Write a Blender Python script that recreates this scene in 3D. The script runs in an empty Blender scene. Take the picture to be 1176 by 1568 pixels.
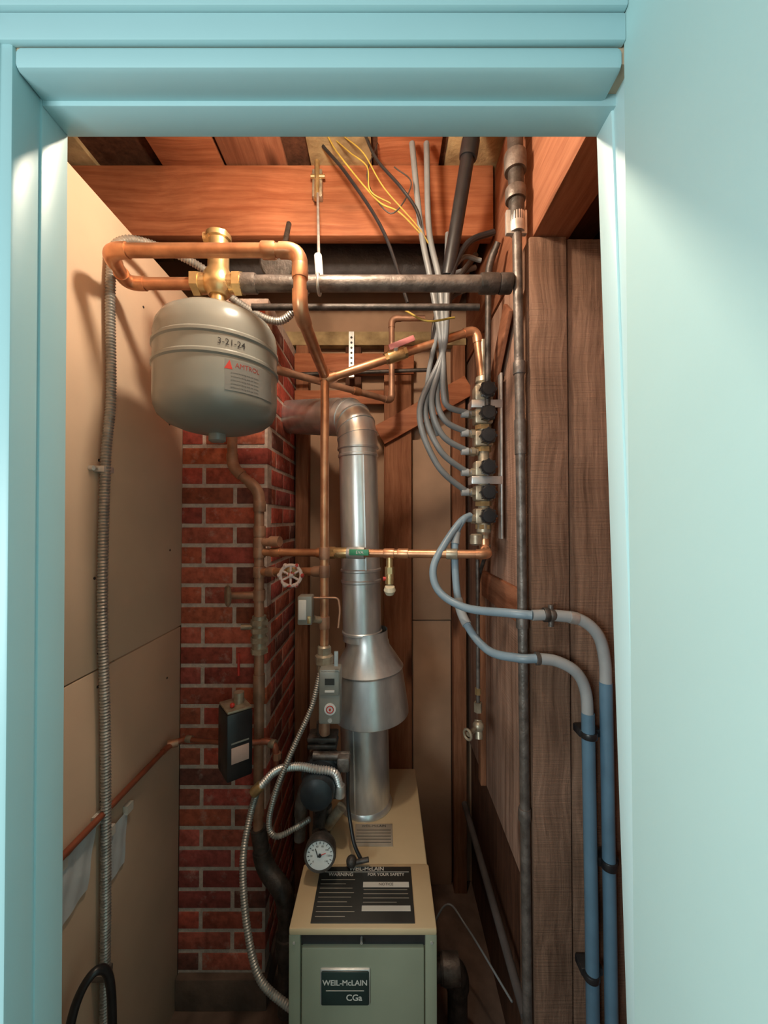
import bpy, bmesh, math, random
from mathutils import Vector, Matrix
random.seed(4)
V=Vector
sc=bpy.context.scene
try:
    sc.view_settings.view_transform='Standard'
except Exception: pass

# ------------------------------------------------------------------ materials
def newmat(name):
    m=bpy.data.materials.new(name); m.use_nodes=True
    nt=m.node_tree; b=nt.nodes['Principled BSDF']
    return m,nt,b
def mat(name,c,rough=.5,metal=0.,var=.15,scale=12.,bump=0.,c2=None,stretch=(1,1,1),detail=4,bscale=None,spec=None,rvar=.0,thr=(.3,.7)):
    m,nt,b=newmat(name); N=nt.nodes; L=nt.links
    tc=N.new('ShaderNodeTexCoord'); mp=N.new('ShaderNodeMapping'); mp.inputs['Scale'].default_value=stretch
    L.new(tc.outputs['Object'],mp.inputs[0])
    n=N.new('ShaderNodeTexNoise'); n.inputs['Scale'].default_value=scale; n.inputs['Detail'].default_value=detail
    L.new(mp.outputs[0],n.inputs['Vector'])
    r=N.new('ShaderNodeValToRGB'); L.new(n.outputs['Fac'],r.inputs[0])
    if c2 is None: c2=tuple(x*(1-var*2) for x in c); c=tuple(min(1,x*(1+var)) for x in c)
    r.color_ramp.elements[0].position=thr[0]; r.color_ramp.elements[1].position=thr[1]
    r.color_ramp.elements[0].color=(*c2,1); r.color_ramp.elements[1].color=(*c,1)
    L.new(r.outputs[0],b.inputs['Base Color'])
    b.inputs['Roughness'].default_value=rough; b.inputs['Metallic'].default_value=metal
    if spec is not None: b.inputs['Specular IOR Level'].default_value=spec
    if rvar>0:
        mr=N.new('ShaderNodeMapRange'); mr.inputs[3].default_value=max(0,rough+rvar); mr.inputs[4].default_value=max(.02,rough-rvar)
        L.new(n.outputs['Fac'],mr.inputs[0]); L.new(mr.outputs[0],b.inputs['Roughness'])
    if bump>0:
        n2=N.new('ShaderNodeTexNoise'); n2.inputs['Scale'].default_value=bscale or scale*4; n2.inputs['Detail'].default_value=5
        L.new(mp.outputs[0],n2.inputs['Vector'])
        bp=N.new('ShaderNodeBump'); bp.inputs['Strength'].default_value=bump; bp.inputs['Distance'].default_value=.004
        L.new(n2.outputs['Fac'],bp.inputs['Height']); L.new(bp.outputs[0],b.inputs['Normal'])
    return m
def wood(name,c1,c2,axis='Z',s=1.,rough=.7,bump=.5,knots=True,cd=(.05,.015,.006),saw=False,lo=.34,hi=.66):
    m,nt,b=newmat(name); N=nt.nodes; L=nt.links
    tc=N.new('ShaderNodeTexCoord'); mp=N.new('ShaderNodeMapping')
    st={'X':(1.0,26,26),'Y':(26,1.0,26),'Z':(26,26,1.0)}[axis]
    mp.inputs['Scale'].default_value=tuple(x*s for x in st)
    nw=N.new('ShaderNodeTexNoise'); nw.inputs['Scale'].default_value=3.5*s; nw.inputs['Detail'].default_value=1
    L.new(tc.outputs['Object'],nw.inputs['Vector'])
    mx=N.new('ShaderNodeVectorMath'); mx.operation='MULTIPLY_ADD'
    mx.inputs[1].default_value=(.045,.045,.045); L.new(nw.outputs['Color'],mx.inputs[0]); L.new(tc.outputs['Object'],mx.inputs[2])
    L.new(mx.outputs[0],mp.inputs[0])
    n=N.new('ShaderNodeTexNoise'); n.inputs['Scale'].default_value=2.2; n.inputs['Detail'].default_value=8; n.inputs['Roughness'].default_value=.68
    L.new(mp.outputs[0],n.inputs['Vector'])
    r=N.new('ShaderNodeValToRGB'); L.new(n.outputs['Fac'],r.inputs[0])
    r.color_ramp.elements[0].position=lo; r.color_ramp.elements[0].color=(*c2,1)
    r.color_ramp.elements[1].position=hi; r.color_ramp.elements[1].color=(*c1,1)
    out=r.outputs[0]
    # broad weathering blotches
    nb=N.new('ShaderNodeTexNoise'); nb.inputs['Scale'].default_value=4; nb.inputs['Detail'].default_value=5; L.new(tc.outputs['Object'],nb.inputs['Vector'])
    rb=N.new('ShaderNodeValToRGB'); L.new(nb.outputs['Fac'],rb.inputs[0]); rb.color_ramp.elements[0].position=.3; rb.color_ramp.elements[0].color=(.68,.66,.64,1); rb.color_ramp.elements[1].position=.65; rb.color_ramp.elements[1].color=(1.1,1.1,1.12,1)
    mb=N.new('ShaderNodeMixRGB'); mb.blend_type='MULTIPLY'; mb.inputs[0].default_value=1; L.new(out,mb.inputs[1]); L.new(rb.outputs[0],mb.inputs[2]); out=mb.outputs[0]
    if knots:
        mp2=N.new('ShaderNodeMapping'); k={'X':(2.2,7,7),'Y':(7,2.2,7),'Z':(7,7,2.2)}[axis]; mp2.inputs['Scale'].default_value=k
        L.new(mx.outputs[0],mp2.inputs[0])
        vo=N.new('ShaderNodeTexVoronoi'); vo.inputs['Scale'].default_value=1.; L.new(mp2.outputs[0],vo.inputs['Vector'])
        r2=N.new('ShaderNodeValToRGB'); L.new(vo.outputs['Distance'],r2.inputs[0])
        r2.color_ramp.elements[0].position=.08; r2.color_ramp.elements[0].color=(.85,.85,.85,1)
        r2.color_ramp.elements[1].position=.19; r2.color_ramp.elements[1].color=(0,0,0,1)
        mi=N.new('ShaderNodeMixRGB'); mi.inputs[2].default_value=(*cd,1); L.new(r2.outputs[0],mi.inputs[0]); L.new(out,mi.inputs[1]); out=mi.outputs[0]
    L.new(out,b.inputs['Base Color']); b.inputs['Roughness'].default_value=rough
    b.inputs['Specular IOR Level'].default_value=.2
    bp=N.new('ShaderNodeBump'); bp.inputs['Strength'].default_value=bump; bp.inputs['Distance'].default_value=.004
    h=n.outputs['Fac']
    if saw:
        mp3=N.new('ShaderNodeMapping'); mp3.inputs['Scale'].default_value=(8,8,260) if axis=='Z' else (260,8,8)
        L.new(tc.outputs['Object'],mp3.inputs[0]); n3=N.new('ShaderNodeTexNoise'); n3.inputs['Scale'].default_value=1; n3.inputs['Detail'].default_value=3; L.new(mp3.outputs[0],n3.inputs['Vector'])
        ad=N.new('ShaderNodeMath'); ad.operation='MULTIPLY_ADD'; ad.inputs[1].default_value=.6; L.new(n3.outputs['Fac'],ad.inputs[0]); L.new(h,ad.inputs[2]); h=ad.outputs[0]
    L.new(h,bp.inputs['Height']); L.new(bp.outputs[0],b.inputs['Normal'])
    return m
def attrmat(name,rough=.85,bump=.6):
    m,nt,b=newmat(name); N=nt.nodes; L=nt.links
    a=N.new('ShaderNodeAttribute'); a.attribute_name='tint'
    n=N.new('ShaderNodeTexNoise'); n.inputs['Scale'].default_value=55; n.inputs['Detail'].default_value=6
    tc=N.new('ShaderNodeTexCoord'); L.new(tc.outputs['Object'],n.inputs['Vector'])
    r=N.new('ShaderNodeValToRGB'); L.new(n.outputs['Fac'],r.inputs[0])
    r.color_ramp.elements[0].position=.3; r.color_ramp.elements[0].color=(.6,.58,.58,1)
    r.color_ramp.elements[1].position=.65; r.color_ramp.elements[1].color=(1.15,1.15,1.15,1)
    mi=N.new('ShaderNodeMixRGB'); mi.blend_type='MULTIPLY'; mi.inputs[0].default_value=1
    L.new(a.outputs['Color'],mi.inputs[1]); L.new(r.outputs[0],mi.inputs[2])
    n4=N.new('ShaderNodeTexNoise'); n4.inputs['Scale'].default_value=16; n4.inputs['Detail'].default_value=7; n4.inputs['Roughness'].default_value=.7; L.new(tc.outputs['Object'],n4.inputs['Vector'])
    r4=N.new('ShaderNodeValToRGB'); L.new(n4.outputs['Fac'],r4.inputs[0]); r4.color_ramp.elements[0].position=.56; r4.color_ramp.elements[0].color=(0,0,0,1); r4.color_ramp.elements[1].position=.72; r4.color_ramp.elements[1].color=(.6,.6,.6,1)
    m4=N.new('ShaderNodeMixRGB'); m4.inputs[2].default_value=(.50,.34,.27,1); L.new(r4.outputs[0],m4.inputs[0]); L.new(mi.outputs[0],m4.inputs[1])
    L.new(m4.outputs[0],b.inputs['Base Color'])
    b.inputs['Roughness'].default_value=rough
    bp=N.new('ShaderNodeBump'); bp.inputs['Strength'].default_value=bump; bp.inputs['Distance'].default_value=.003
    L.new(n.outputs['Fac'],bp.inputs['Height']); L.new(bp.outputs[0],b.inputs['Normal'])
    return m

COP=mat('copper',(.80,.42,.23),.38,.75,scale=18,c2=(.42,.19,.10),rvar=.12,detail=6)
COPD=mat('copper_dull',(.54,.30,.19),.5,.5,scale=20,c2=(.26,.135,.085),detail=6)
COPR=mat('copper_red',(.36,.11,.06),.45,.45,scale=20)
BRASS=mat('brass',(.82,.60,.30),.3,.8,scale=30,c2=(.52,.36,.17),rvar=.1)
BRASSD=mat('brass_old',(.50,.43,.32),.42,.55,scale=40,c2=(.26,.21,.15))
IRON=mat('black_iron',(.11,.09,.08),.5,.5,scale=40,c2=(.04,.035,.03),bump=.3)
IRONG=mat('iron_grey',(.22,.19,.17),.45,.5,scale=40,c2=(.09,.075,.065),bump=.3)
GALV=mat('galvanised_steel',(.84,.85,.84),.34,.80,scale=26,c2=(.56,.57,.57),rvar=.12,stretch=(1,1,.3),detail=5)
STEEL=mat('steel',(.66,.66,.64),.38,.7,scale=30)
FLEX=mat('flex_conduit_metal',(.42,.41,.38),.42,.65,scale=60)
TANKM=mat('tank_grey_paint',(.245,.25,.225),.26,0,var=.04,scale=6)
BLACK=mat('black_plastic',(.018,.018,.02),.35,0,scale=30)
DBLUE=mat('pump_dark_enamel',(.02,.027,.033),.4,0,scale=30)
WHITE=mat('white_plastic',(.70,.69,.66),.5,0,var=.05)
GREYB=mat('grey_enamel',(.28,.28,.25),.4,.2,var=.08)
RED=mat('red_plastic',(.5,.03,.02),.4)
PINK=mat('faded_red_handle',(.60,.20,.19),.45)
GREEN=mat('green_handle',(.05,.28,.15),.4)
PEXG=mat('grey_tube',(.19,.20,.205),.42,0,var=.1)
PEXL=mat('light_tube',(.33,.345,.35),.42,0,var=.08)
PEXB=mat('blue_tube',(.10,.19,.27),.4,0,var=.1)
PEXS=mat('bluegrey_tube',(.22,.30,.36),.4,0,var=.1)
YEL=mat('yellow_wire',(.42,.28,.05),.5)
PAINT=mat('trim_paint',(.395,.585,.61),.4,0,var=.015,scale=5,bump=.02,bscale=90)  # trim colour darkened to stand in for weaker light on it
PAINTR=mat('trim_paint_lit',(.60,.80,.81),.4,0,var=.015,scale=5,bump=.02,bscale=90)  # same trim paint, brighter light on the right jamb put into the colour
WPAINT=mat('wall_paint_teal',(.60,.84,.82),.6,0,var=.015,scale=4,bump=.03,bscale=160)
DRY=mat('drywall',(.60,.43,.30),.8,0,var=.05,scale=4,bump=.05,bscale=60)
DRYD=mat('drywall_raw',(.44,.27,.17),.85,0,var=.1,scale=5)
MORT=mat('mortar',(.60,.46,.38),.95,0,var=.12,scale=60,bump=.6)
BRICK=attrmat('brick')
JACK=mat('jacket_enamel_warm_lit',(.52,.39,.23),.42,0,var=.03,scale=10)  # jacket enamel with the warm light on its top put into the colour
JACKF=mat('jacket_enamel_cool_lit',(.225,.24,.17),.42,0,var=.03,scale=10)  # same jacket enamel, front tinted for its cooler, dimmer light
LABK=mat('label_black',(.025,.025,.022),.45)
LABW=mat('label_white',(.55,.52,.46),.5,0,var=.05)
LABG=mat('label_grey',(.33,.28,.22),.5)
BADGE=mat('badge_green_black',(.012,.03,.028),.35)
FLOORM=mat('concrete_floor',(.14,.085,.06),.85,0,var=.2,scale=14,bump=.4)
HFLOOR=wood('hall_floor_wood',(.3,.19,.11),(.18,.1,.05),'Y',knots=False)
INSUL=mat('kraft_insulation',(.50,.36,.18),.9,0,c2=(.2,.13,.06),scale=14,bump=.8)
PAPER=mat('paper',(.55,.57,.58),.6,0,var=.08)
FOIL=mat('dark_duct_wrap',(.10,.09,.09),.5,.2,scale=20,bump=.7)
WB=wood('beam_wood_x',(.50,.19,.09),(.31,.095,.04),'X',rough=.55)
WY=wood('joist_wood_y',(.36,.15,.08),(.22,.08,.04),'Y',rough=.75)
WZ=wood('stud_wood_z',(.36,.155,.08),(.20,.075,.035),'Z',rough=.75)
WPL=wood('plywood_side',(.46,.28,.20),(.22,.115,.075),'Z',s=.7,rough=.9,bump=.9,saw=True)
WRS=wood('rough_sawn_post',(.31,.18,.12),(.12,.065,.042),'Z',s=1.2,rough=.95,bump=1.0,cd=(.03,.015,.01),saw=True,lo=.3,hi=.7)
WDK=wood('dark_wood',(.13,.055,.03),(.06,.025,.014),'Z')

# ------------------------------------------------------------------ builder
def fillet(pts,rad=.03,n=7):
    pts=[V(p) for p in pts]; out=[pts[0]]; cor=[]
    for i in range(1,len(pts)-1):
        p=pts[i]; a=pts[i-1]-p; b=pts[i+1]-p
        t=min(rad,a.length*.48,b.length*.48); a.normalize(); b.normalize()
        A=p+a*t; C=p+b*t; arc=[]
        for k in range(n+1):
            s=k/n; arc.append(A*(1-s)**2+p*2*s*(1-s)+C*s*s)
        out+=arc; cor.append((A+a*.012,arc,C+b*.012))
    out.append(pts[-1]); return out,cor
def spline(pts,n=8):
    pts=[V(p) for p in pts]; P=[pts[0]*2-pts[1]]+pts+[pts[-1]*2-pts[-2]]; out=[]
    for i in range(1,len(P)-2):
        a,b,c,d=P[i-1:i+3]
        for k in range(n):
            t=k/n
            out.append(.5*((2*b)+(c-a)*t+(2*a-5*b+4*c-d)*t*t+(3*b-a-3*c+d)*t**3))
    out.append(pts[-1]); return out
def resample(pts,step):
    out=[pts[0]]; acc=0
    for i in range(1,len(pts)):
        a=pts[i-1]; b=pts[i]; L=(b-a).length
        if L<1e-9: continue
        d=step-acc
        while d<=L:
            out.append(a+(b-a)*(d/L)); d+=step
        acc=L-(d-step)
    return out
class B:
    def __init__(s,name): s.name=name; s.bm=bmesh.new(); s.mats=[]; s.tint=None
    def mi(s,m):
        if m not in s.mats: s.mats.append(m)
        return s.mats.index(m)
    def face(s,vs,i):
        try:
            f=s.bm.faces.new(vs); f.material_index=i; f.smooth=True; return f
        except ValueError: return None
    def box(s,a,b,m,bev=0,M=None):
        i=s.mi(m); x0,y0,z0=[min(p,q) for p,q in zip(a,b)]; x1,y1,z1=[max(p,q) for p,q in zip(a,b)]
        vs=[s.bm.verts.new(p) for p in [(x0,y0,z0),(x1,y0,z0),(x1,y1,z0),(x0,y1,z0),(x0,y0,z1),(x1,y0,z1),(x1,y1,z1),(x0,y1,z1)]]
        fs=[s.face([vs[k] for k in q],i) for q in [(3,2,1,0),(4,5,6,7),(0,1,5,4),(1,2,6,5),(2,3,7,6),(3,0,4,7)]]
        if M is not None:
            for v in vs: v.co=M@v.co
        if bev>0:
            es=list({e for f in fs for e in f.edges})
            r=bmesh.ops.bevel(s.bm,geom=es,offset=bev,segments=2,affect='EDGES',profile=.5)
            for f in r['faces']: f.material_index=i; f.smooth=True
        return s
    def obox(s,c,size,rz,m,bev=0,R=None):
        M=Matrix.Translation(V(c))@(R if R is not None else Matrix.Rotation(rz,4,'Z'))
        h=[q/2 for q in size]; return s.box((-h[0],-h[1],-h[2]),h,m,bev,M)
    def beam(s,p0,p1,w,t,m,bev=0):
        p0=V(p0);p1=V(p1);d=(p1-p0); L=d.length; q=d.to_track_quat('Z','Y').to_matrix().to_4x4()
        M=Matrix.Translation((p0+p1)/2)@q; return s.box((-w/2,-t/2,-L/2),(w/2,t/2,L/2),m,bev,M)
    def sweep(s,pts,r,m,seg=16,cap=True):
        i=s.mi(m); pts=[V(p) for p in pts]
        q=[pts[0]]
        for p in pts[1:]:
            if (p-q[-1]).length>1e-5: q.append(p)
        if not isinstance(r,(list,tuple)): r=[r]*len(q)
        pts=q; n=len(pts); T=[]
        for k in range(n):
            d=pts[min(k+1,n-1)]-pts[max(k-1,0)]; T.append(d.normalized())
        up=V((0,0,1)) if abs(T[0].z)<.9 else V((1,0,0))
        N=(up-T[0]*up.dot(T[0])).normalized(); rings=[]
        for k in range(n):
            N=(N-T[k]*N.dot(T[k])).normalized(); Bn=T[k].cross(N)
            rings.append([s.bm.verts.new(pts[k]+(N*math.cos(a)+Bn*math.sin(a))*r[k]) for a in [2*math.pi*j/seg for j in range(seg)]])
        for k in range(n-1):
            for j in range(seg):
                s.face([rings[k][j],rings[k][(j+1)%seg],rings[k+1][(j+1)%seg],rings[k+1][j]],i)
        if cap: s.face(rings[0][::-1],i); s.face(rings[-1],i)
        return s
    def cyl(s,p0,p1,r,m,r1=None,seg=24): return s.sweep([p0,p1],[r,r if r1 is None else r1],m,seg)
    def pipe(s,pts,r,m,fr=.03,fit=True,seg=18,fm=None):
        P,cor=fillet(pts,fr); s.sweep(P,r,m,seg)
        if fit:
            for a,arc,c in cor: s.sweep([a]+arc+[c],r*1.17,fm or m,seg)
        return s
    def coupling(s,p,d,r,L,m,seg=20):
        d=V(d).normalized(); p=V(p); return s.sweep([p-d*L/2,p-d*L*.4,p+d*L*.4,p+d*L/2],[r*.96,r,r,r*.96],m,seg)
    def hexn(s,p,d,r,L,m): d=V(d).normalized(); p=V(p); return s.cyl(p-d*L/2,p+d*L/2,r,m,seg=6)
    def flexhose(s,pts,r,m,pitch=.006,amp=.14,n=8):
        P=resample(spline(pts,n),pitch/2); R=[r*(1+amp*(1 if k%2 else -1)) for k in range(len(P))]
        return s.sweep(P,R,m,10)
    def lathe(s,prof,o,d,m,seg=40):
        i=s.mi(m); o=V(o); d=V(d).normalized(); up=V((0,0,1)) if abs(d.z)<.9 else V((1,0,0))
        N=(up-d*up.dot(d)).normalized(); Bn=d.cross(N); prev=None
        for r,h in prof:
            if r<1e-6: ring=[s.bm.verts.new(o+d*h)]
            else: ring=[s.bm.verts.new(o+d*h+(N*math.cos(a)+Bn*math.sin(a))*r) for a in [2*math.pi*j/seg for j in range(seg)]]
            if prev:
                for j in range(seg):
                    a=prev[j%len(prev)];b=prev[(j+1)%len(prev)];c=ring[(j+1)%len(ring)];e=ring[j%len(ring)]
                    vs=[]
                    for v in (a,b,c,e):
                        if v not in vs: vs.append(v)
                    if len(vs)>2: s.face(vs,i)
            prev=ring
        return s
    def ball(s,c,r,m,seg=16):
        return s.lathe([(r*math.sin(math.pi*k/10) if 0<k<10 else 0,-r*math.cos(math.pi*k/10)) for k in range(11)],c,(0,0,1),m,seg)
    def torus(s,c,d,R,r,m,seg=32):
        d=V(d).normalized(); up=V((0,0,1)) if abs(d.z)<.9 else V((1,0,0)); N=(up-d*up.dot(d)).normalized(); Bn=d.cross(N)
        P=[V(c)+(N*math.cos(a)+Bn*math.sin(a))*R for a in [2*math.pi*j/seg for j in range(seg+1)]]
        return s.sweep(P,r,m,8,False)
    def text(s,body,size,fn,m,align='CENTER',thick=False):
        cu=bpy.data.curves.new('t','FONT'); cu.body=body; cu.size=size; cu.align_x=align; cu.align_y='CENTER'; cu.resolution_u=3
        if thick: cu.offset=size*.02
        ob=bpy.data.objects.new('t',cu); bpy.context.collection.objects.link(ob)
        dg=bpy.context.evaluated_depsgraph_get(); me=bpy.data.meshes.new_from_object(ob.evaluated_get(dg))
        i=s.mi(m); vs=[s.bm.verts.new(fn(v.co.x,v.co.y)) for v in me.vertices]
        for p in me.polygons: s.face([vs[k] for k in p.vertices],i)
        bpy.data.objects.remove(ob); bpy.data.curves.remove(cu); bpy.data.meshes.remove(me); return s
    def done(s,ang=.6):
        me=bpy.data.meshes.new(s.name); 
        if not s.tint: bmesh.ops.recalc_face_normals(s.bm,faces=s.bm.faces[:])
        s.bm.to_mesh(me); s.bm.free()
        for m in s.mats: me.materials.append(m)
        me.set_sharp_from_angle(angle=ang)
        ob=bpy.data.objects.new(s.name,me); bpy.context.collection.objects.link(ob); return ob

FZ=.10   # floor level
# ------------------------------------------------------------------ shell
B('floor').box((-1.2,.44,FZ-.05),(.72,1.82,FZ),FLOORM).done()
B('floor_hall').box((-1.2,-1.6,FZ-.06),(.3,.44,FZ-.001),HFLOOR).done()
B('wall_left').box((-.70,.456,FZ),(-.682,1.32,1.339),DRY,.001).box((-.70,.456,1.343),(-.682,1.76,2.47),DRY,.001).box((-.70,1.0,1.338),(-.684,1.3,1.344),DRYD).done()
B('wall_outer_left').box((-1.22,.4,FZ),(-1.18,1.82,2.9),WDK).done()
B('wall_back').box((-1.2,1.76,FZ),(.7,1.8,2.9),DRYD).done()
B('wall_outer_right').box((.64,.456,FZ),(.68,1.82,2.9),WZ).done()
c=B('ceiling')
c.box((-1.2,.40,2.885),(.7,1.82,2.92),WDK)
xs=[-1.15,-.73,-.52,-.24,-.02,.2,.45]
for k,x in enumerate(xs):
    c.box((x,.42,2.868-.004*(k%2)),(x+.2,1.8,2.885),[INSUL,WB,WY,INSUL,WB][k%5],.002)
c.done()
B('wall_front').box((-1.2,.392,FZ),(-.380,.455,2.9),DRY).box((-.380,.392,2.164),(.30,.455,2.9),DRY).box((.290,.392,FZ),(.70,.455,2.9),DRY).done()
B('wall_right').box((.243,-1.6,FZ),(.300,.39,3.0),WPAINT,.002).done()
# door trim
t=B('trim_1')
leanl=Matrix(((1,0,-.0075,.0075*2.151),(0,1,0,0),(0,0,1,0),(0,0,0,1)))
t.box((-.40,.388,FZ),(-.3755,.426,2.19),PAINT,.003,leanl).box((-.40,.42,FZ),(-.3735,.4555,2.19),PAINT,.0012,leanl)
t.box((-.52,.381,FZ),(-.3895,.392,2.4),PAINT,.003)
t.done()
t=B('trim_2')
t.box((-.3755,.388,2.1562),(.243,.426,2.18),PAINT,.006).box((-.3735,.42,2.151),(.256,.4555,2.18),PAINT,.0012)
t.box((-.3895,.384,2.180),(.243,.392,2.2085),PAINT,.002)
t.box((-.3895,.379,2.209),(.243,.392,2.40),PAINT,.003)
t.done()
t=B('trim_3')   # right jamb, slightly out of plumb
lean=Matrix(((1,0,-.024,.024*2.144),(0,1,0,0),(0,0,1,0),(0,0,0,1)))
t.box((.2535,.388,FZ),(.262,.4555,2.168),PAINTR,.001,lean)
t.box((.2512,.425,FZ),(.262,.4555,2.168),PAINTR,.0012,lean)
t.done()

# framing
B('ceiling_beam').box((-1.17,1.27,2.63),(.36,1.31,2.865),WB,.003).done()
B('ceiling_beam').box((-1.17,1.70,2.46),(.36,1.74,2.52),INSUL,.003).done()
B('ceiling_joist').box((.367,.46,2.396),(.46,1.74,2.86),WY,.004).done()
B('ceiling_joist').box((.50,.46,2.50),(.60,1.74,2.86),WY,.004).done()
B('ceiling_joist').box((.30,1.32,2.66),(.335,1.75,2.86),WY,.003).done()
B('wall_post').box((.357,.95,FZ),(.449,1.05,2.394),WRS,.004).done()
B('wall_post').box((.453,.958,FZ),(.635,1.06,2.394),WRS,.004).done()
s=B('wall_side')
s.box((.372,1.06,.73),(.39,1.75,2.39),WPL,.002)
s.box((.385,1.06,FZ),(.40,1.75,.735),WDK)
s.box((.352,1.44,.73),(.372,1.48,2.39),WZ,.002)
s.box((.357,1.062,1.42),(.373,1.44,1.51),WY,.002)
s.done()
B('diagonal_brace').beam((.352,1.10,2.30),(.352,1.42,1.95),.012,.07,WY,.002).done()
s=B('wall_studs')
for a,b in ((-.385,-.33),(-.0,.12),(.30,.355)):
    s.box((a,1.70,FZ),(b,1.758,2.46),WZ,.003)
s.box((-.17,1.715,FZ),(-.10,1.758,2.46),WDK,.003)
s.box((-.39,1.69,2.33),(.13,1.72,2.42),WB,.003)
s.box((-.39,1.695,2.20),(.0,1.715,2.26),WB,.003)
s.beam((-.02,1.69,2.06),(.37,1.69,2.28),.02,.09,WB,.003)
s.done()
B('drywall_patch').box((.125,1.742,FZ),(.295,1.757,1.25),DRYD,.001).box((.125,1.735,1.255),(.295,1.757,2.05),DRYD,.001).done()
# chimney
bm_=B('brick_chimney'); bm_.tint=True
X0,X1,Y0,Y1=-.681,-.392,1.32,1.745
bm_.box((X0,Y0+.0022,FZ),(X1-.0022,Y1,2.45),MORT)
cl=bm_.bm.loops.layers.color.new('tint')
z=FZ+.11; row=0
def brick(a,b):
    n0=len(bm_.bm.faces); bm_.box(a,b,BRICK,.002)
    bm_.bm.faces.ensure_lookup_table()
    g=random.uniform(.85,1.12); c=(.68*g,.315*g*random.uniform(.92,1.12),.245*g*random.uniform(.92,1.12),1)
    if random.random()<.10: c=(.47,.26,.21,1)
    for f in bm_.bm.faces:
        if f.index==-1 or f.index>=n0: 
            for l in f.loops: l[cl]=c
    bm_.bm.faces.index_update()
while z<2.42:
    h=.054; offx=(row%2)*.105
    x=X0-.2+offx+ .07
    while x<X1:
        a=max(x,X0); b=min(x+.197,X1)
        if b-a>.015: brick((a,Y0-random.uniform(0,.001),z),(b,Y0+.05,z+h))
        x+=.21
    y=Y0-(.1 if row%2 else .0)
    while y<Y1:
        a=max(y,Y0+.051); b=min(y+.198,Y1)
        if b-a>.02: brick((X1-.03,a,z),(X1+random.uniform(-.001,.001),b,z+h))
        y+=.21
    z+=.067; row+=1
bm_.box((X0,1.30,FZ),(X1+.01,Y1,FZ+.10),FLOORM,.004)
bm_.done()
s=B('drywall_screws')
for y,zz in ((.95,1.92),(.935,1.84),(.925,1.56),(.955,1.02),(1.24,2.0),(1.25,1.6),(.94,1.30),(.94,1.38),(1.1,2.3),(1.24,1.2)):
    s.cyl((-.6825,y,zz),(-.6808,y,zz),.0035,IRON,seg=10)
s.done()
# ------------------------------------------------------------------ boiler
b=B('boiler')
bx0,bx1,by0,by1,bt=-.212,.118,.888,1.45,.788
b.box((bx0+.003,by0+.012,FZ+.06),(bx1-.003,by1,bt-.004),JACK,.003)
b.box((bx0,by0,bt-.016),(bx1,1.052,bt),JACK,.004)
b.box((bx0+.004,1.056,bt-.018),(bx1-.004,by1+.002,bt-.003),JACK,.003)
b.box((bx0,by0,FZ+.06),(bx0+.026,by0+.03,bt-.014),JACKF,.003)
b.box((bx1-.026,by0,FZ+.06),(bx1,by0+.03,bt-.014),JACKF,.003)
b.box((bx0+.02,by0+.010,.742),(bx1-.02,by0+.02,bt-.014),BLACK)
b.box((bx0+.028,by0+.002,FZ+.12),(bx1-.028,by0+.02,.744),JACKF,.004)
b.box((bx0+.02,by0+.02,FZ),(bx1-.02,by1-.02,FZ+.06),BLACK)
for x in (bx0+.012,bx1-.012,-.05): b.cyl((x,by0-.002,bt-.03),(x,by0+.01,bt-.03),.003,STEEL)
b.box((-.142,by0-.003,.622),(-.030,by0+.006,.702),STEEL,.004)
b.box((-.139,by0-.005,.625),(-.033,by0,.699),BADGE,.003)
f=lambda cx,cz:(lambda x,y:V((cx+x,by0-.0058,cz+y)))
b.text('WEIL-McLAIN',.0165,f(-.086,.676),LABW,thick=True); b.text('CGa',.019,f(-.066,.644),LABW,thick=True)
b.box((-.128,by0-.0058,.6585),(-.044,by0-.004,.6595),LABW)
b.box((-.166,.899,bt-.001),(.070,1.042,bt+.002),LABK,.001)
g=lambda cx,cy:(lambda x,y:V((cx+x,cy+y,bt+.0026)))
b.text('WEIL-McLAIN',.015,g(-.045,1.034),LABW,thick=True)
b.text('WARNING',.013,g(-.11,1.018),LABW,thick=True); b.text('FOR YOUR SAFETY',.011,g(.005,1.018),LABW,thick=True)
b.box((-.16,1.0255,bt+.001),(.064,1.0265,bt+.0024),LABW)
b.box((-.052,.984,bt+.001),(.062,.998,bt+.0024),LABW); b.box((-.052,.925,bt+.001),(.062,.938,bt+.0024),LABW)
b.text('NOTICE',.010,(lambda x,y:V((.005+x,.991+y,bt+.003))),LABK)
for k in range(9):
    b.box((-.158,1.004-k*.0115,bt+.001),(-.066-random.uniform(0,.03),1.0052-k*.0115,bt+.0024),LABG)
for k in range(4):
    b.box((-.05,.977-k*.0105,bt+.001),(.06-random.uniform(0,.03),.9782-k*.0105,bt+.0024),LABG)
b.box((-.085,1.11,bt-.004),(.025,1.19,bt-.001),LABG,.001)
b.text('WEIL-McLAIN',.012,(lambda x,y:V((-.03+x,1.18+y,bt+.0))),LABK)
for k in range(5): b.box((-.08,1.165-k*.011,bt-.002),(.02,1.1665-k*.011,bt-.0006),LABK)
b.done()
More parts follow.
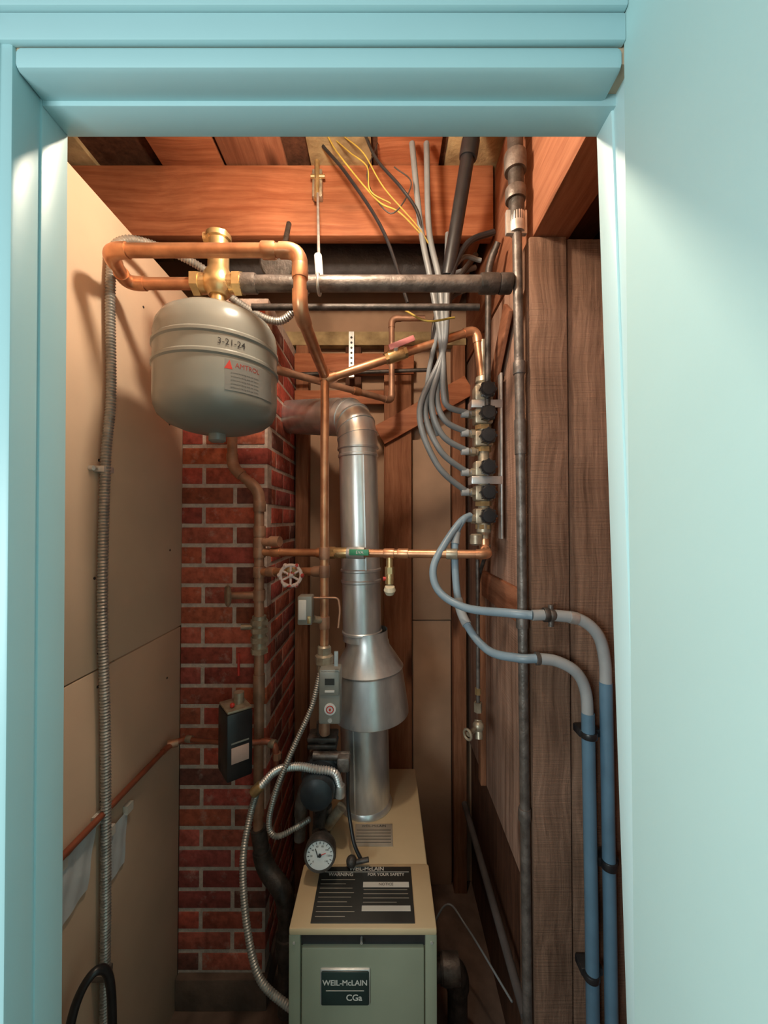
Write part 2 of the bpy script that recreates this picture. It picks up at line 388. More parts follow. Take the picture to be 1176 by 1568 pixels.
# ------------------------------------------------------------------ flue
v=B('vent_flue_pipe')
def vx(z): return -.058-(z-.8)*.024
def vc(z): return V((vx(z),1.28,z))
v.sweep([vc(.783),vc(1.12)],.077,GALV,40)
v.sweep([vc(.785),vc(.79),vc(.80)],[.084,.084,.078],GALV,40)
hx=-.043
def hc(z): return V((hx-(z-1.1)*.05,1.28,z))
v.sweep([hc(1.072),hc(1.075),hc(1.09),hc(1.215),hc(1.222),hc(1.228),hc(1.29),hc(1.302),hc(1.308),hc(1.34)],[.118,.121,.121,.108,.112,.108,.070,.069,.066,.066],GALV,48,False)
v.sweep([hc(1.085),hc(1.10)],[.115,.115],IRON,40)
v.sweep([vc(1.31),vc(1.93)],.0625,GALV,40)
for zz in (1.335,1.50,1.535,1.905,1.93): v.sweep([vc(zz-.006),vc(zz-.003),vc(zz+.003),vc(zz+.006)],[.0625,.0655,.0655,.0625],GALV,40)
v.beam(vc(1.54)+V((.02,-.0605,0)),vc(1.90)+V((.02,-.0605,0)),.005,.003,GALV); v.beam(vc(.80)+V((-.03,-.0715,0)),vc(1.07)+V((-.03,-.0715,0)),.005,.003,GALV)
a0=vc(1.93); e=V((-.135,1.325,2.045)); 
arc=[a0]; 
for k in range(1,6):
    t=k/5; arc.append(a0*(1-t)**2+V((vx(1.93),1.28,2.035))*2*t*(1-t)+e*t*t)
v.sweep(arc,.065,GALV,40)
for p,q in zip(arc,arc[1:]):
    d=(q-p).normalized(); v.sweep([p-d*.003,p+d*.003],.0675,GALV,40)
en=V((-.40,1.59,2.115)); d=(en-e).normalized()
v.sweep([e,en],.0625,GALV,40)
Q=resample([e+d*.02,en-d*.02],.012); v.sweep(Q,[.0655 if k%2 else .0625 for k in range(len(Q))],GALV,40)
v.done()
# ------------------------------------------------------------------ tank
TC=V((-.41,.96,0))
t=B('expansion_tank')
prof=[(0,2.206),(.03,2.205),(.07,2.200),(.105,2.189),(.126,2.174),(.137,2.155),(.141,2.132),(.141,2.112),(.1445,2.108),(.1445,2.102),(.141,2.098),(.141,2.066),(.1445,2.062),(.1445,2.056),(.141,2.052),(.141,1.985),(.139,1.965),(.131,1.946),(.112,1.930),(.082,1.918),(.045,1.910),(.02,1.908),(.02,1.892),(.014,1.888),(0,1.888)]
t.lathe(prof,TC,(0,0,1),TANKM,64)
def tc(ang0,zz,rr=.1418):
    def f(x,y):
        a=ang0+x/rr; return V((TC.x+math.sin(a)*rr,TC.y-math.cos(a)*rr,zz+y))
    return f
t.text('3-21-24',.019,tc(.60,2.081,.1424),BLACK)
def patch(a0,a1,z0,z1,m,rr=.1414):
    i=t.mi(m); n=10; prev=None
    for k in range(n+1):
        a=a0+(a1-a0)*k/n; p=[t.bm.verts.new((TC.x+math.sin(a)*rr,TC.y-math.cos(a)*rr,zz)) for zz in (z0,z1)]
        if prev: t.face([prev[0],p[0],p[1],prev[1]],i)
        prev=p
LABT=mat('tank_label_film',(.18,.185,.175),.3,0,var=.02)
LTX=mat('label_small_print',(.07,.07,.07),.4)
patch(.50,1.40,1.978,2.045,LABT)
t.text('AMTROL',.015,tc(.86,2.034,.1418),mat('label_red_print',(.30,.04,.03),.5),thick=False)
i=t.mi(RED)
tri=[t.bm.verts.new(tc(.50,2.034,.1419)(x,y)) for x,y in ((-.001,-.010),(.016,-.010),(.010,.010))]; t.face(tri,i)
for k in range(5): t.text('pressure rating and use notes',.0055,tc(.82,2.017-k*.008,.1418),LTX)
t.cyl((TC.x,TC.y,2.19),(TC.x,TC.y,2.27),.017,BRASS); t.hexn((TC.x,TC.y,2.215),(0,0,1),.024,.02,BRASS)
t.done()
s=B('air_scoop_fitting')
s.cyl((-.455,.96,2.282),(-.35,.96,2.282),.024,BRASS); 
for x in (-.462,-.36,-.42): s.hexn((x,.96,2.282),(1,0,0),.030,.018,BRASS)
s.lathe([(0,-.034),(.022,-.032),(.034,-.018),(.036,0),(.034,.02),(.025,.036),(.025,.105),(.030,.108),(.030,.12),(.0,.122)],(-.41,.96,2.282),(0,0,1),BRASS,28)
s.cyl((-.445,.96,2.395),(-.395,.96,2.395),.014,BRASS); s.cyl((-.40,.96,2.40),(-.40,.96,2.412),.012,BRASS)
s.done()
# ------------------------------------------------------------------ pipes
p=B('copper_pipe')
p.pipe([(-.45,.96,2.282),(-.635,.96,2.282),(-.600,.84,2.282),(-.182,.84,2.282),(-.182,.84,2.15),(-.173,1.14,2.118),],.0145,COP,.032)
p.coupling((-.25,.84,2.282),(1,0,0),.018,.03,COP); p.coupling((-.182,.84,2.235),(0,0,1),.0175,.03,COP)
p.done()
p=B('copper_pipe')
p.pipe([(-.173,1.14,2.135),(-.173,1.14,1.25)],.0125,COP)
for zz,m in ((2.12,COP),(1.60,COPD),(1.548,COPD),(1.40,COPD)): p.coupling((-.173,1.14,zz),(0,0,1),.0155,.035,m)
p.lathe([(.016,0),(.022,.004),(.022,.02),(.027,.024),(.027,.045),(.02,.05),(.02,.07),(.015,.075)],(-.173,1.14,1.26),(0,0,1),BRASSD,8)
p.cyl((-.173,1.14,1.27),(-.17,1.14,1.08),.014,COPD)
p.done()
p=B('copper_pipe')
p.pipe([(-.165,1.14,2.11),(.285,1.2,2.285),(.302,1.2,2.13)],.0125,COP,.03)
p.coupling((-.155,1.142,2.114),(.45,.06,.175),.0155,.03,COP); p.coupling((.02,1.165,2.182),(.45,.06,.175),.0155,.03,COP)
p.done()
p=B('copper_pipe')
p.pipe([(-.45,1.09,2.16),(-.328,1.205,2.16),(.03,1.52,2.16),(.03,1.52,2.485),(.16,1.52,2.485)],.0115,COPD,.025)
p.coupling((-.1,1.405,2.16),(.358,.315,0),.0145,.03,COP)
p.done()
p=B('copper_pipe')
P2a=V((-.399,1.26,1.593)); P2b=V((.292,1.105,1.600))
p.pipe([P2a,P2b,(.305,1.19,1.61),(.305,1.19,1.64)],.0125,COP,.02)
d2=(P2b-P2a).normalized()
for t_ in (.08,.30,.60,.66,.86): p.coupling(P2a.lerp(P2b,t_),d2,.0155,.032,COP if t_!=.86 else BRASSD)
q=P2a.lerp(P2b,.34); p.hexn(q,d2,.019,.03,BRASS); p.coupling(q+d2*.03,d2,.017,.05,BRASS)
q=P2a.lerp(P2b,.455); p.coupling(q,d2,.018,.055,STEEL); p.obox(q+V((.01,-.022,.004)),(.06,.004,.018),-.2,GREEN,.001); p.text('EVA',.013,lambda x,y:q+V((.012+x,-.0245-.2*x-.001,.004+y)),WHITE)
q=P2a.lerp(P2b,.602)
p.cyl(q,q+V((0,0,-.06)),.010,BRASS); p.hexn(q+V((0,0,-.05)),(0,0,1),.014,.02,BRASS); p.cyl(q+V((0,0,-.06)),q+V((0,0,-.09)),.013,BRASS); p.lathe([(0,-.016),(.012,-.013),(.018,0),(.014,.012),(0,.016)],q+V((0,-.004,-.108)),(0,-.3,1),mat('cap_cream',(.7,.62,.45),.4),20)
p.cyl(q+V((-.02,0,-.075)),q+V((.01,0,-.075)),.006,RED)
p.done()
p=B('copper_pipe')
p.pipe([(-.49,1.262,2.1),(-.49,1.262,1.868),(-.402,1.262,1.79),(-.399,1.26,1.162),(-.399,1.26,.80),(-.399,1.26,.70)],.0155,COPD,.03)
for zz in (1.74,1.66,1.624,1.593,1.53,1.456): p.coupling((-.4,1.26,zz),(0,0,1),.0195,.034,COPD)
for zz in (1.37,1.345,1.315,1.28): p.hexn((-.399,1.26,zz),(0,0,1),.028,.016,BRASSD)
p.cyl((-.399,1.26,1.39),(-.399,1.26,1.27),.022,BRASSD)
p.pipe([(-.399,1.26,1.624),(-.335,1.24,1.628)],.013,COPD); p.coupling((-.345,1.244,1.628),(.06,-.02,0),.017,.035,COPD)
p.pipe([(-.399,1.26,1.456),(-.49,1.25,1.456)],.012,COPD); p.lathe([(.0,0),(.03,.002),(.036,.008),(.03,.014),(.0,.016)],(-.488,1.25,1.456),(-1,-.6,0),BRASSD,24)
p.cyl((-.455,1.255,1.355),(-.41,1.26,1.355),.009,BRASSD)
p.cyl((-.455,1.235,1.28),(-.455,1.235,1.21),.004,RED)
p.done()
p=B('gate_valve')
p.pipe([(-.385,1.25,1.531),(-.173,1.14,1.548)],.012,COP,fit=False)
w=V((-.272,1.145,1.535)); ax=V((.1,-1,.05)).normalized()
p.cyl(V((-.278,1.20,1.54)),w,.007,BRASS); p.ball((-.28,1.198,1.54),.022,BRASS); p.hexn((-.275,1.175,1.54),ax,.015,.02,BRASS)
WH=mat('handwheel_red_white',(.75,.62,.58),.4,0,c2=(.45,.03,.02),scale=60,thr=(.38,.46))
p.torus(w,ax,.030,.0052,WH); p.ball(w,.009,WH)
up=V((0,0,1)); bn=ax.cross(up).normalized(); up=bn.cross(ax)
for k in range(6):
    a=k*math.pi/3; dd=up*math.cos(a)+bn*math.sin(a); p.cyl(w,w+dd*.03,.0035,WH); p.ball(w+(up*math.cos(a+.5)+bn*math.sin(a+.5))*.032,.0075,WH,8)
for t_ in (.15,.9): 
    q=V((-.385,1.25,1.531)).lerp(V((-.173,1.14,1.548)),t_); p.coupling(q,(.21,-.11,.02),.0155,.03,COPD)
p.done()
p=B('black_iron_pipe')
p.pipe([(-.365,.96,2.282),(.315,.96,2.282)],.0195,IRONG)
p.coupling((-.335,.96,2.282),(1,0,0),.024,.04,IRONG); p.coupling((.26,.96,2.282),(1,0,0),.0245,.045,IRON); p.coupling((.30,.96,2.282),(1,0,0),.0245,.03,IRON)
p.pipe([(-.36,1.06,2.278),(.26,1.06,2.278)],.009,IRON)
p.done()
p=B('gas_riser_pipe')
p.pipe([(.322,.955,2.85),(.328,.955,2.43)],.019,IRON)
for zz,r,L in ((2.78,.030,.05),(2.70,.026,.05),(2.58,.027,.045),(2.50,.025,.03)): p.coupling((.325,.955,zz),(0,0,1),r,L,IRONG)
p.pipe([(.328,.955,2.44),(.333,.955,1.9),(.345,.955,FZ+.02)],.0115,IRONG)
p.coupling((.328,.955,2.43),(0,0,1),.019,.05,STEEL); p.box((.30,.948,2.40),(.352,.962,2.46),STEEL,.003); 
for zz in (2.07,1.45,.99): p.coupling((.332+(2.0-zz)*.006,.955,zz),(0,0,1),.0145,.03,IRONG)
p.done()
p=B('drain_stack_pipe')
p.pipe([(.29,1.02,2.86),(.25,1.10,2.80),(.19,1.15,2.42)],.020,BLACK,.03); p.coupling((.245,1.105,2.76),(-.06,.05,-.38),.026,.05,BLACK)
p.pipe([(.33,1.12,2.50),(.31,1.15,2.45),(.31,1.17,2.0)],.009,IRON)
p.done()
p=B('pipe_hanger')
p.box((-.232,1.245,2.74),(-.20,1.27,2.83),BRASSD,.002); p.cyl((-.235,1.24,2.80),(-.19,1.24,2.80),.006,BRASS); p.cyl((-.215,1.24,2.85),(-.215,1.235,2.72),.008,BRASS)
p.cyl((-.213,1.24,2.75),(-.168,1.0,2.36),.004,STEEL); p.cyl((-.172,1.01,2.385),(-.163,.985,2.305),.010,WHITE); p.torus((-.162,.965,2.283),(1,0,0),.023,.004,STEEL)
p.done()
# ------------------------------------------------------------------ manifold
m=B('manifold')
mx,my=.305,1.2
m.lathe([(.012,2.25),(.013,2.14),(.022,2.135),(.024,2.12),(.018,2.115),(.026,2.11),(.026,2.09),(.017,2.085),(.017,1.70),(.022,1.69),(.022,1.66),(.014,1.65),(.014,1.60)],(mx,my,0),(0,0,1),BRASSD,18)
kz=[2.082,2.012,1.944,1.852,1.778,1.708]
for k,zz in enumerate(kz):
    m.box((mx-.030,my-.024,zz-.024),(mx+.026,my+.024,zz+.024),BRASSD,.007)
    m.hexn((mx,my,zz-.032),(0,0,1),.025,.014,BRASS)
    m.cyl((mx+.004,my-.02,zz),(mx+.002,my-.042,zz),.012,BRASSD)
    m.lathe([(0,0),(.021,0),(.0235,.004),(.023,.018),(.018,.024),(0,.025)],(mx+.002,my-.04,zz),(-.05,-1,0),BLACK,12)
    for j in range(8):
        a=j*math.pi/4; m.cyl((mx+.002+math.cos(a)*.023,my-.042,zz+math.sin(a)*.023),(mx+.001+math.cos(a)*.022,my-.06,zz+math.sin(a)*.022),.0035,BLACK,seg=6)
pz=[2.018,1.96,1.904,1.84,1.78,1.70]
for zz in pz:
    m.cyl((mx-.02,my-.005,zz),(mx-.055,my-.012,zz),.011,BRASSD); m.hexn((mx-.035,my-.01,zz),(1,.1,0),.014,.012,BRASSD)
m.box((.350,1.17,1.64),(.356,1.20,2.14),STEEL,.001)
for zz in (2.046,1.816):
    m.box((.262,1.168,zz-.012),(.356,1.172,zz+.012),GALV,.002)
    m.box((.262,1.168,zz-.012),(.266,1.22,zz+.012),GALV,.002)
m.lathe([(.014,0),(.02,.005),(.02,.03),(.014,.035)],(.28,1.19,1.62),(0,0,1),BRASSD,12)
m.done()
for k in range(5):
    f=k/4
    p=B('heating_tube')
    y0=1.15+.012*(k%2)
    if k in (0,2): head=[(.085+.022*k,y0+.02,2.84),(.110+.012*k,y0,2.56)]
    else: head=[(.30,1.30-.02*k,2.56-.03*k),(.22,1.24,2.50-.02*k)]
    pts=head+[(.142+.011*k,y0-.005*k,2.39),(.172+.006*k-.02*f,y0,2.2),(.175-.07*f,y0,2.08-.06*f),(.19-.035*f,1.16,2.035-.17*f),(.245,1.185,pz[k]+.006),(.268,1.188,pz[k])]
    p.sweep(spline(pts,8),.009,PEXG,12); p.coupling((.245,1.186,pz[k]+.001),(1,0,0),.0115,.022,PEXL); p.done()
for k,(pts,r,mm) in enumerate([
    ([(.20,1.22,2.6),(.19,1.2,2.45),(.17,1.18,2.3),(.13,1.17,2.1),(.16,1.18,1.95)],.007,PEXG),
    ([(.30,1.2,2.5),(.24,1.19,2.5),(.19,1.18,2.4),(.185,1.2,2.2),(.195,1.2,2.05)],.007,PEXG),
    ([(.33,1.22,2.46),(.26,1.24,2.44),(.18,1.23,2.36),(.15,1.22,2.2),(.14,1.22,2.05)],.009,BLACK),
    ([(.30,1.26,2.56),(.20,1.25,2.42),(.16,1.25,2.3),(.17,1.25,2.1)],.009,IRON),
    ([(.33,1.16,2.56),(.25,1.15,2.52),(.20,1.14,2.42),(.19,1.15,2.3)],.009,BLACK)]):
    p=B('control_tube'); p.sweep(spline(pts,8),r,mm,10); p.done()
for pts,r,mm in [([(-.19,1.2,2.86),(-.11,1.17,2.74),(.0,1.15,2.55),(.07,1.15,2.34)],.005,BLACK),
    ([(-.17,1.17,2.86),(-.13,1.15,2.78),(-.02,1.14,2.64),(.05,1.14,2.6),(.15,1.15,2.5)],.0024,YEL),
    ([(-.12,1.17,2.86),(-.06,1.14,2.78),(.0,1.12,2.66),(.1,1.14,2.56),(.16,1.15,2.47)],.002,YEL),
    ([(-.06,1.17,2.87),(-.02,1.14,2.76),(.05,1.12,2.66),(.1,1.14,2.6),(.12,1.15,2.5)],.0045,BLACK),
    ([(-.15,1.19,2.87),(-.10,1.16,2.8),(-.05,1.14,2.74),(-.04,1.13,2.66),(.02,1.14,2.63)],.002,YEL),
    ([(-.02,1.19,2.86),(-.05,1.16,2.72),(.02,1.14,2.60),(.08,1.13,2.68),(.03,1.14,2.74)],.002,IRON),
    ([(.06,1.1,2.29),(.12,1.08,2.25),(.2,1.1,2.27)],.003,YEL)]:
    p=B('cable'); p.sweep(spline(pts,8),r,mm,8); p.done()
p=B('ventilation_duct')
P=resample([V((-.62,1.52,2.70)),V((.28,1.52,2.70))],.02); p.sweep(P,[.085 if k%2 else .079 for k in range(len(P))],FOIL,28); p.done()
p=B('junction_box')
p.lathe([(.05,.0),(.05,.03),(.045,.034),(0,.034)],(-.30,1.12,2.43),(0,-1,-.3),IRON,24); p.box((-.32,1.09,2.42),(-.28,1.10,2.46),STEEL,.003); p.cyl((-.30,1.12,2.43),(-.30,1.22,2.63),.008,IRON); p.done()
p=B('perforated_strap'); p.box((-.150,1.66,2.30),(-.128,1.664,2.50),STEEL)
for k in range(8): p.cyl((-.139,1.6585,2.32+k*.022),(-.139,1.661,2.32+k*.022),.005,BLACK,seg=10)
p.done()
p=B('copper_pipe'); p.pipe([(-.39,1.62,2.30),(.20,1.62,2.32)],.008,IRON); p.done()
p=B('ball_valve'); q=V((.035,1.167,2.190)); dv=V((.45,.06,.175)).normalized()
p.coupling(q,dv,.019,.05,BRASS); p.hexn(q-dv*.028,dv,.018,.014,BRASS); p.hexn(q+dv*.028,dv,.018,.014,BRASS)
p.beam(q+V((-.02,-.022,.014)),q+V((.055,-.018,.045)),.007,.018,PINK,.003); p.cyl(q,q+V((0,-.022,.016)),.007,STEEL); p.done()
# ------------------------------------------------------------------ tubing on right wall
p=B('blue_tubing')
A=[(.262,1.19,1.70),(.232,1.17,1.695),(.178,1.14,1.63),(.139,1.11,1.56),(.152,1.08,1.50),(.215,1.03,1.467),(.30,.935,1.476),(.345,.915,1.476)]
Bp=[(.345,.915,1.476),(.386,.915,1.477)]
C=[(.386,.915,1.477),(.455,.915,1.466),(.497,.915,1.43),(.514,.918,1.37),(.516,.918,1.30)]
p.sweep(spline(A,8),.0105,PEXS,14)
p.sweep(Bp,.0125,PEXL,14); p.sweep(spline(C,8),.0135,PEXL,16); p.coupling((.44,.915,1.47),(1,0,-.2),.0145,.02,STEEL)
p.sweep([V((.516,.918,1.32)),V((.520,.918,.8)),V((.524,.918,FZ+.01))],.0145,PEXB,18)
p.coupling((.377,.915,1.477),(1,0,0),.017,.012,IRON); p.cyl((.388,.915,1.50),(.388,.915,1.45),.006,IRONG); p.ball((.388,.912,1.477),.014,IRONG)
p.coupling((.519,.918,.905),(0,0,1),.0185,.018,BLACK); p.box((.495,.92,.895),(.545,.955,.915),BLACK,.003)
p.done()
p=B('blue_tubing')
A=[(.262,1.19,1.71),(.235,1.17,1.695),(.211,1.16,1.64),(.207,1.12,1.50),(.222,1.08,1.42),(.262,1.0,1.368),(.315,.93,1.372),(.355,.915,1.376)]
C=[(.355,.915,1.376),(.40,.915,1.370),(.445,.915,1.345),(.468,.917,1.30),(.473,.917,1.23)]
p.sweep(spline(A,8),.0105,PEXS,14); p.sweep(spline(C,8),.0130,PEXL,16)
P=spline(A,8); p.sweep(P[26:34],.0132,PEXL,14); p.sweep(P[14:18],.0132,PEXL,14)
p.sweep([V((.473,.917,1.25)),V((.477,.917,.8)),V((.480,.917,FZ+.01))],.0145,PEXB,18)
for zz in (1.20,.655): p.coupling((.475,.917,zz),(0,0,1),.0185,.014,BLACK); p.box((.455,.92,zz-.009),(.505,.955,zz+.009),BLACK,.003)
p.cyl((.352,.915,1.376),(.36,.915,1.376),.015,IRONG)
p.done()
p=B('drain_valve')
p.pipe([(.30,1.26,1.60),(.30,1.26,1.09)],.006,IRONG); p.hexn((.30,1.26,1.10),(0,0,1),.013,.03,BRASSD); p.ball((.298,1.25,1.045),.018,BRASSD); p.cyl((.30,1.26,1.06),(.298,1.24,1.01),.012,BRASSD); p.cyl((.298,1.25,1.045),(.26,1.22,1.035),.008,BRASSD); p.torus((.258,1.22,1.035),(-1,-.7,0),.015,.004,BRASSD); p.hexn((.30,1.26,1.15),(0,0,1),.010,.02,BRASS)
p.done()
p=B('thin_tube'); p.pipe([(.315,1.18,1.62),(.31,1.3,1.5),(.31,1.3,1.2)],.006,IRON); p.done()
# ------------------------------------------------------------------ controls
s=B('aquastat_control')
cx,cy=-.150,1.085
s.box((cx-.030,cy,1.135),(cx+.030,cy+.05,1.285),GREYB,.006)
s.box((cx-.027,cy-.003,1.215),(cx+.027,cy+.002,1.28),GREYB,.003)
s.box((cx-.012,cy-.005,1.245),(cx+.014,cy,1.262),LABK); s.box((cx-.012,cy-.005,1.225),(cx+.014,cy,1.23),WHITE)
s.lathe([(0,0),(.016,0),(.016,.003),(0,.0035)],(cx+.002,cy,1.178),(0,-1,0),WHITE,24); s.torus((cx+.002,cy-.004,1.178),(0,1,0),.0095,.0015,RED,20)
s.cyl((cx+.002,cy,1.178),(cx+.002,cy-.007,1.178),.003,RED)
s.cyl((cx+.002,cy,1.148),(cx+.002,cy-.004,1.148),.006,STEEL)
s.box((-.135,1.07,1.30),(-.125,1.075,1.34),STEEL)
s.done()
s=B('circulator_pump')
pc=V((-.178,1.09,.975))
s.lathe([(.0,.06),(.03,.058),(.042,.05),(.047,.035),(.047,-.02),(.055,-.025),(.055,-.045),(.03,-.05),(.03,-.07),(0,-.07)],pc,(0,-1,0),DBLUE,32)
s.lathe([(0,0),(.035,0),(.05,.02),(.05,.05),(.03,.06),(0,.06)],pc+V((0,.045,0)),(0,1,0),IRON,24)
s.pipe([pc+V((0,.07,.13)),pc+V((0,.07,-.08))],.02,IRON)
for dz in (.07,.09,-.07,-.05): s.obox(pc+V((0,.07,dz)),(.085,.055,.014),0,IRON,.004)
s.pipe([pc+V((0,.07,-.07)),pc+V((.0,.06,-.15)),pc+V((0,.06,-.20))],.02,IRON); s.coupling(pc+V((0,.06,-.13)),(0,0,1),.028,.05,IRONG)
s.pipe([pc+V((0,.06,-.10)),pc+V((.0,-.02,-.12))],.016,IRON)
s.pipe([pc+V((.06,.02,-.08)),pc+V((.02,.03,-.14))],.014,BRASSD)
s.pipe([(-.172,1.14,1.12),(-.178,1.16,1.06)],.015,COPD)
s.cyl((-.20,1.12,1.03),(-.10,1.12,1.03),.012,IRONG); s.box((-.13,1.09,1.0),(-.095,1.13,1.04),IRONG,.006)
s.pipe([(-.24,1.13,.79),(-.235,1.13,.90),(-.21,1.13,.97)],.016,IRONG)
s.pipe([(-.10,1.10,1.0),(-.10,1.10,.9),(-.08,1.06,.83),(-.06,1.05,.80)],.005,BLACK,fit=False)
s.ball((-.085,1.04,.805),.014,IRON); s.cyl((-.085,1.04,.80),(-.04,1.04,.81),.006,IRON)
s.done()
s=B('pressure_gauge')
gc=V((-.160,1.0,.862)); gd=V((.03,-1,.12)).normalized()
s.lathe([(0,-.02),(.038,-.018),(.040,.008),(.038,.014),(.034,.014),(.034,.010),(0,.010)],gc,gd,IRON,40)
s.lathe([(0,.0105),(.0335,.0105)],gc,gd,WHITE,40)
r_=V((1,0,0)); r_=(r_-gd*r_.dot(gd)).normalized(); u_=r_.cross(gd)*-1
if u_.z<0: u_=-u_
for k in range(15):
    a=math.radians(-130+k*260/14); dd=u_*math.cos(a)+r_*math.sin(a); o=gc+gd*.0112
    s.beam(o+dd*.026,o+dd*.031,.0016,.0006,BLACK)
    if k%2==0:
        s.text(str(k*10),.006,(lambda cc:(lambda x,y:cc+r_*x+u_*y))(gc+gd*.0115+dd*.021),BLACK)
s.beam(gc+gd*.012-(u_*.7+r_*.7)*.006,gc+gd*.012+(u_*.7-r_*.5)*.022,.002,.001,BLACK); s.beam(gc+gd*.012,gc+gd*.012+(r_*.9+u_*.3)*.016,.0015,.001,RED); s.cyl(gc+gd*.010,gc+gd*.014,.004,BLACK,seg=12)
s.pipe([gc-gd*.018,(-.163,1.06,.865),(-.163,1.06,.775)],.012,IRON,.015)
s.done()
s=B('water_feeder_control')
M=Matrix.Translation(V((-.440,1.17,1.06)))@Matrix.Rotation(math.radians(38),4,'Z')
s.box((-.037,-.045,-.105),(.037,.045,.085),BLACK,.006,M)
s.box((-.035,-.043,.085),(.035,.043,.093),BRASSD,.003,M)
s.cyl(M@V((.01,.0,.09)),M@V((.01,0,.125)),.015,BRASSD); s.ball(M@V((-.015,-.02,.10)),.007,RED); s.hexn(M@V((.015,.02,.105)),(0,0,1),.012,.02,STEEL)
s.box((-.025,-.0475,-.055),(.025,-.0445,-.01),mat('label_pink',(.6,.42,.36),.5),.001,M)
s.box((-.025,-.0465,.0),(.025,-.0447,.004),GREYB,0,M)
s.done()
p=B('water_feed_tube')
p.pipe([(-.665,.47,1.005),(-.664,1.22,1.0),(-.63,1.245,1.008),(-.47,1.20,1.02)],.0075,COPR,.02)
p.coupling((-.655,1.228,1.003),(1,.5,0),.012,.03,COPD); p.coupling((-.61,1.24,1.01),(1,-.2,0),.0105,.02,BRASSD)
p.pipe([(-.41,1.20,1.02),(-.36,1.23,1.01),(-.335,1.22,1.0),(-.33,1.22,.93)],.0085,COPR,.02); p.coupling((-.345,1.225,1.004),(1,-.3,0),.013,.02,BRASSD); p.hexn((-.33,1.22,.97),(0,0,1),.013,.02,COPD)
p.done()
p=B('flow_switch')
p.box((-.240,1.09,1.405),(-.200,1.13,1.485),GREYB,.004); p.box((-.237,1.087,1.42),(-.215,1.092,1.475),WHITE,.002); p.box((-.212,1.087,1.41),(-.203,1.091,1.43),BRASS,.001)
p.pipe([(-.20,1.12,1.415),(-.173,1.14,1.405)],.01,BRASSD,fit=False); p.pipe([(-.205,1.12,1.475),(-.13,1.12,1.475),(-.125,1.12,1.44),(-.13,1.12,1.39)],.003,COPD,.012,fit=False); p.done()
p=B('flexible_conduit')
p.flexhose([(-.20,1.06,2.34),(-.30,1.12,2.27),(-.43,1.12,2.33),(-.50,1.10,2.40),(-.58,1.04,2.42),(-.645,.96,2.39),(-.662,.94,2.30),(-.662,.945,2.0),(-.662,.93,1.84),(-.662,.925,1.5),(-.662,.94,1.2),(-.662,.948,.8),(-.662,.95,.15)],.0105,FLEX,.0075,.12,10)
p.box((-.6815,.915,1.81),(-.655,.95,1.825),STEEL,.002); p.cyl((-.6815,.905,1.818),(-.672,.905,1.818),.006,STEEL); p.box((-.6815,.93,.62),(-.65,.96,.635),IRONG,.002)
p.done()
p=B('flexible_conduit')
p.flexhose([(-.345,1.10,.955),(-.30,1.10,1.0),(-.24,1.08,1.025),(-.18,1.06,1.03),(-.135,1.07,1.015),(-.12,1.08,.97)],.010,STEEL,.007)
p.coupling((-.352,1.10,.95),(.6,0,.6),.014,.03,BRASS); p.coupling((-.12,1.08,.96),(0,0,1),.014,.03,STEEL); p.done()
p=B('flexible_conduit')
p.flexhose([(-.178,1.10,1.27),(-.20,1.09,1.18),(-.245,1.08,1.08),(-.29,1.07,.97),(-.31,1.07,.88),(-.29,1.07,.845),(-.24,1.08,.86),(-.20,1.08,.885)],.007,FLEX,.006); p.done()
p=B('flexible_conduit')
p.flexhose([(-.352,1.10,.945),(-.37,1.10,.88),(-.372,1.05,.80),(-.345,1.0,.69),(-.30,.96,.60),(-.23,.94,.56),(-.212,.94,.555)],.009,FLEX,.006,.08); p.done()
p=B('flexible_conduit')
p.flexhose([(.12,1.3,.28),(.2,1.3,.44),(.26,1.25,.42),(.34,1.06,.42)],.003,PEXG,.006,.05); p.done()
p=B('return_pipe')
p.pipe([(-.399,1.26,.72),(-.38,1.26,.60),(-.30,1.22,.55),(-.30,1.22,.2)],.024,IRON,.04); p.coupling((-.30,1.22,.4),(0,0,1),.032,.06,IRON); p.pipe([(-.30,1.22,.25),(-.22,1.2,.25)],.022,IRON); p.done()
p=B('return_pipe')
p.pipe([(.118,1.2,.35),(.22,1.2,.35),(.22,1.2,.13)],.03,IRON,.04); p.coupling((.2,1.2,.35),(1,0,0),.038,.05,IRONG); p.done()
DPIPE=mat('dusty_grey_pipe',(.085,.07,.065),.8,0,var=.15)
p=B('plastic_pipe'); p.pipe([(.350,.99,.47),(.345,1.70,.48)],.012,DPIPE); p.done()
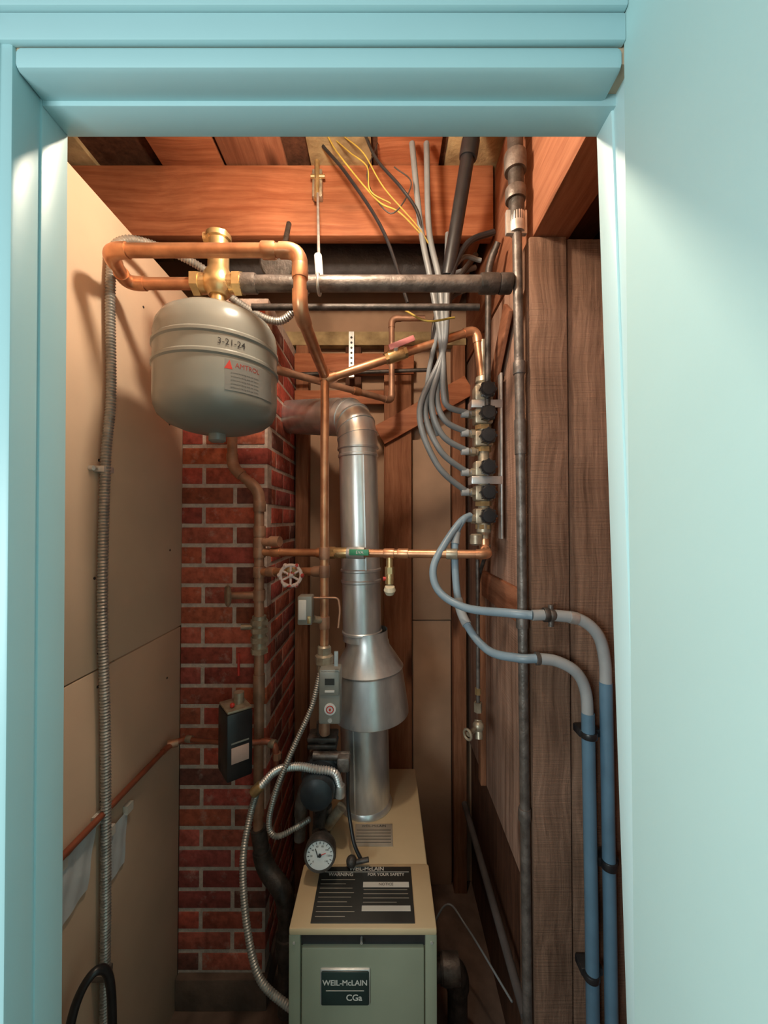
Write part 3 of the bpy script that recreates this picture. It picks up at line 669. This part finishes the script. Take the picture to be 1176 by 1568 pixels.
def sheet(name,y0,y1,z0,z1,m,amp=.006,lift=.004,sk=.0):
    s=B(name); i=s.mi(m); n=12; g=[]
    for a in range(n+1):
        rowv=[]
        for b_ in range(n+1):
            y=y0+(y1-y0)*a/n+sk*b_/n; z=z0+(z1-z0)*b_/n+sk*.6*a/n
            h=lift+amp*(.5+.5*math.sin(a*.8+b_*.35)*math.cos(b_*.5-a*.3))
            rowv.append(s.bm.verts.new((-.681+h,y,z)))
        g.append(rowv)
    for a in range(n):
        for b_ in range(n): s.face([g[a][b_],g[a+1][b_],g[a+1][b_+1],g[a][b_+1]],i)
    for a in (0,n):
        q=g[a][n].co; s.box((-.6805,q.y-.012,q.z-.01),(-.6685,q.y+.012,q.z+.012),LABW)
    return s.done(1.5)
sheet('paper_notice',.80,.905,.84,.975,PAPER,.005,sk=.03)
sheet('paper_notice',.965,1.035,.80,.93,PAPER,.003,sk=.012)
p=B('rubber_hose'); p.sweep(spline([(-.65,.80,.55),(-.64,.83,.69),(-.615,.86,.73),(-.60,.88,.66),(-.60,.885,.4),(-.60,.88,FZ+.02)],8),.009,BLACK,12); p.done()

# ------------------------------------------------------------------ lights
bulb=B('light_bulb')
em,nt,bb=newmat('bulb_glow'); bb.inputs['Emission Color'].default_value=(1,.85,.66,1); bb.inputs['Emission Strength'].default_value=370; bb.inputs['Base Color'].default_value=(1,.9,.8,1)
LP=V((-.13,.72,2.56))
bulb.ball(LP,.04,em,24)
bulb.cyl(LP+V((0,0,.036)),LP+V((0,0,.08)),.018,STEEL); bulb.lathe([(.03,.075),(.05,.10),(.06,.11),(0,.11)],LP,(0,0,1),WHITE,24)
bulb.cyl(LP+V((0,0,.10)),V((LP.x,LP.y,2.87)),.008,WHITE)
bulb.done()
def area(name,loc,tgt,size,e,col):
    l=bpy.data.lights.new(name,'AREA'); l.energy=e; l.size=size; l.color=col
    o=bpy.data.objects.new(name,l); bpy.context.collection.objects.link(o); o.location=loc
    o.rotation_euler=(V(tgt)-V(loc)).to_track_quat('-Z','Y').to_euler(); return o
area('hall_fill_light',(-.90,-.85,1.70),(.25,.15,1.35),.7,24,(.88,1,.99))  # added fill behind the camera, brightens right wall and trim
w=bpy.data.worlds.new('hall_ambient'); sc.world=w; w.use_nodes=True
w.node_tree.nodes['Background'].inputs[0].default_value=(.55,.79,.85,1); w.node_tree.nodes['Background'].inputs[1].default_value=.28

# ------------------------------------------------------------------ camera
cam=bpy.data.cameras.new('camera'); co=bpy.data.objects.new('camera',cam); bpy.context.collection.objects.link(co)
cam.sensor_fit='VERTICAL'; cam.sensor_height=36; cam.lens=36*600/1568; cam.clip_start=.01
co.location=(0,0,1.70); co.rotation_euler=(math.radians(91.0),0,0)
sc.camera=co
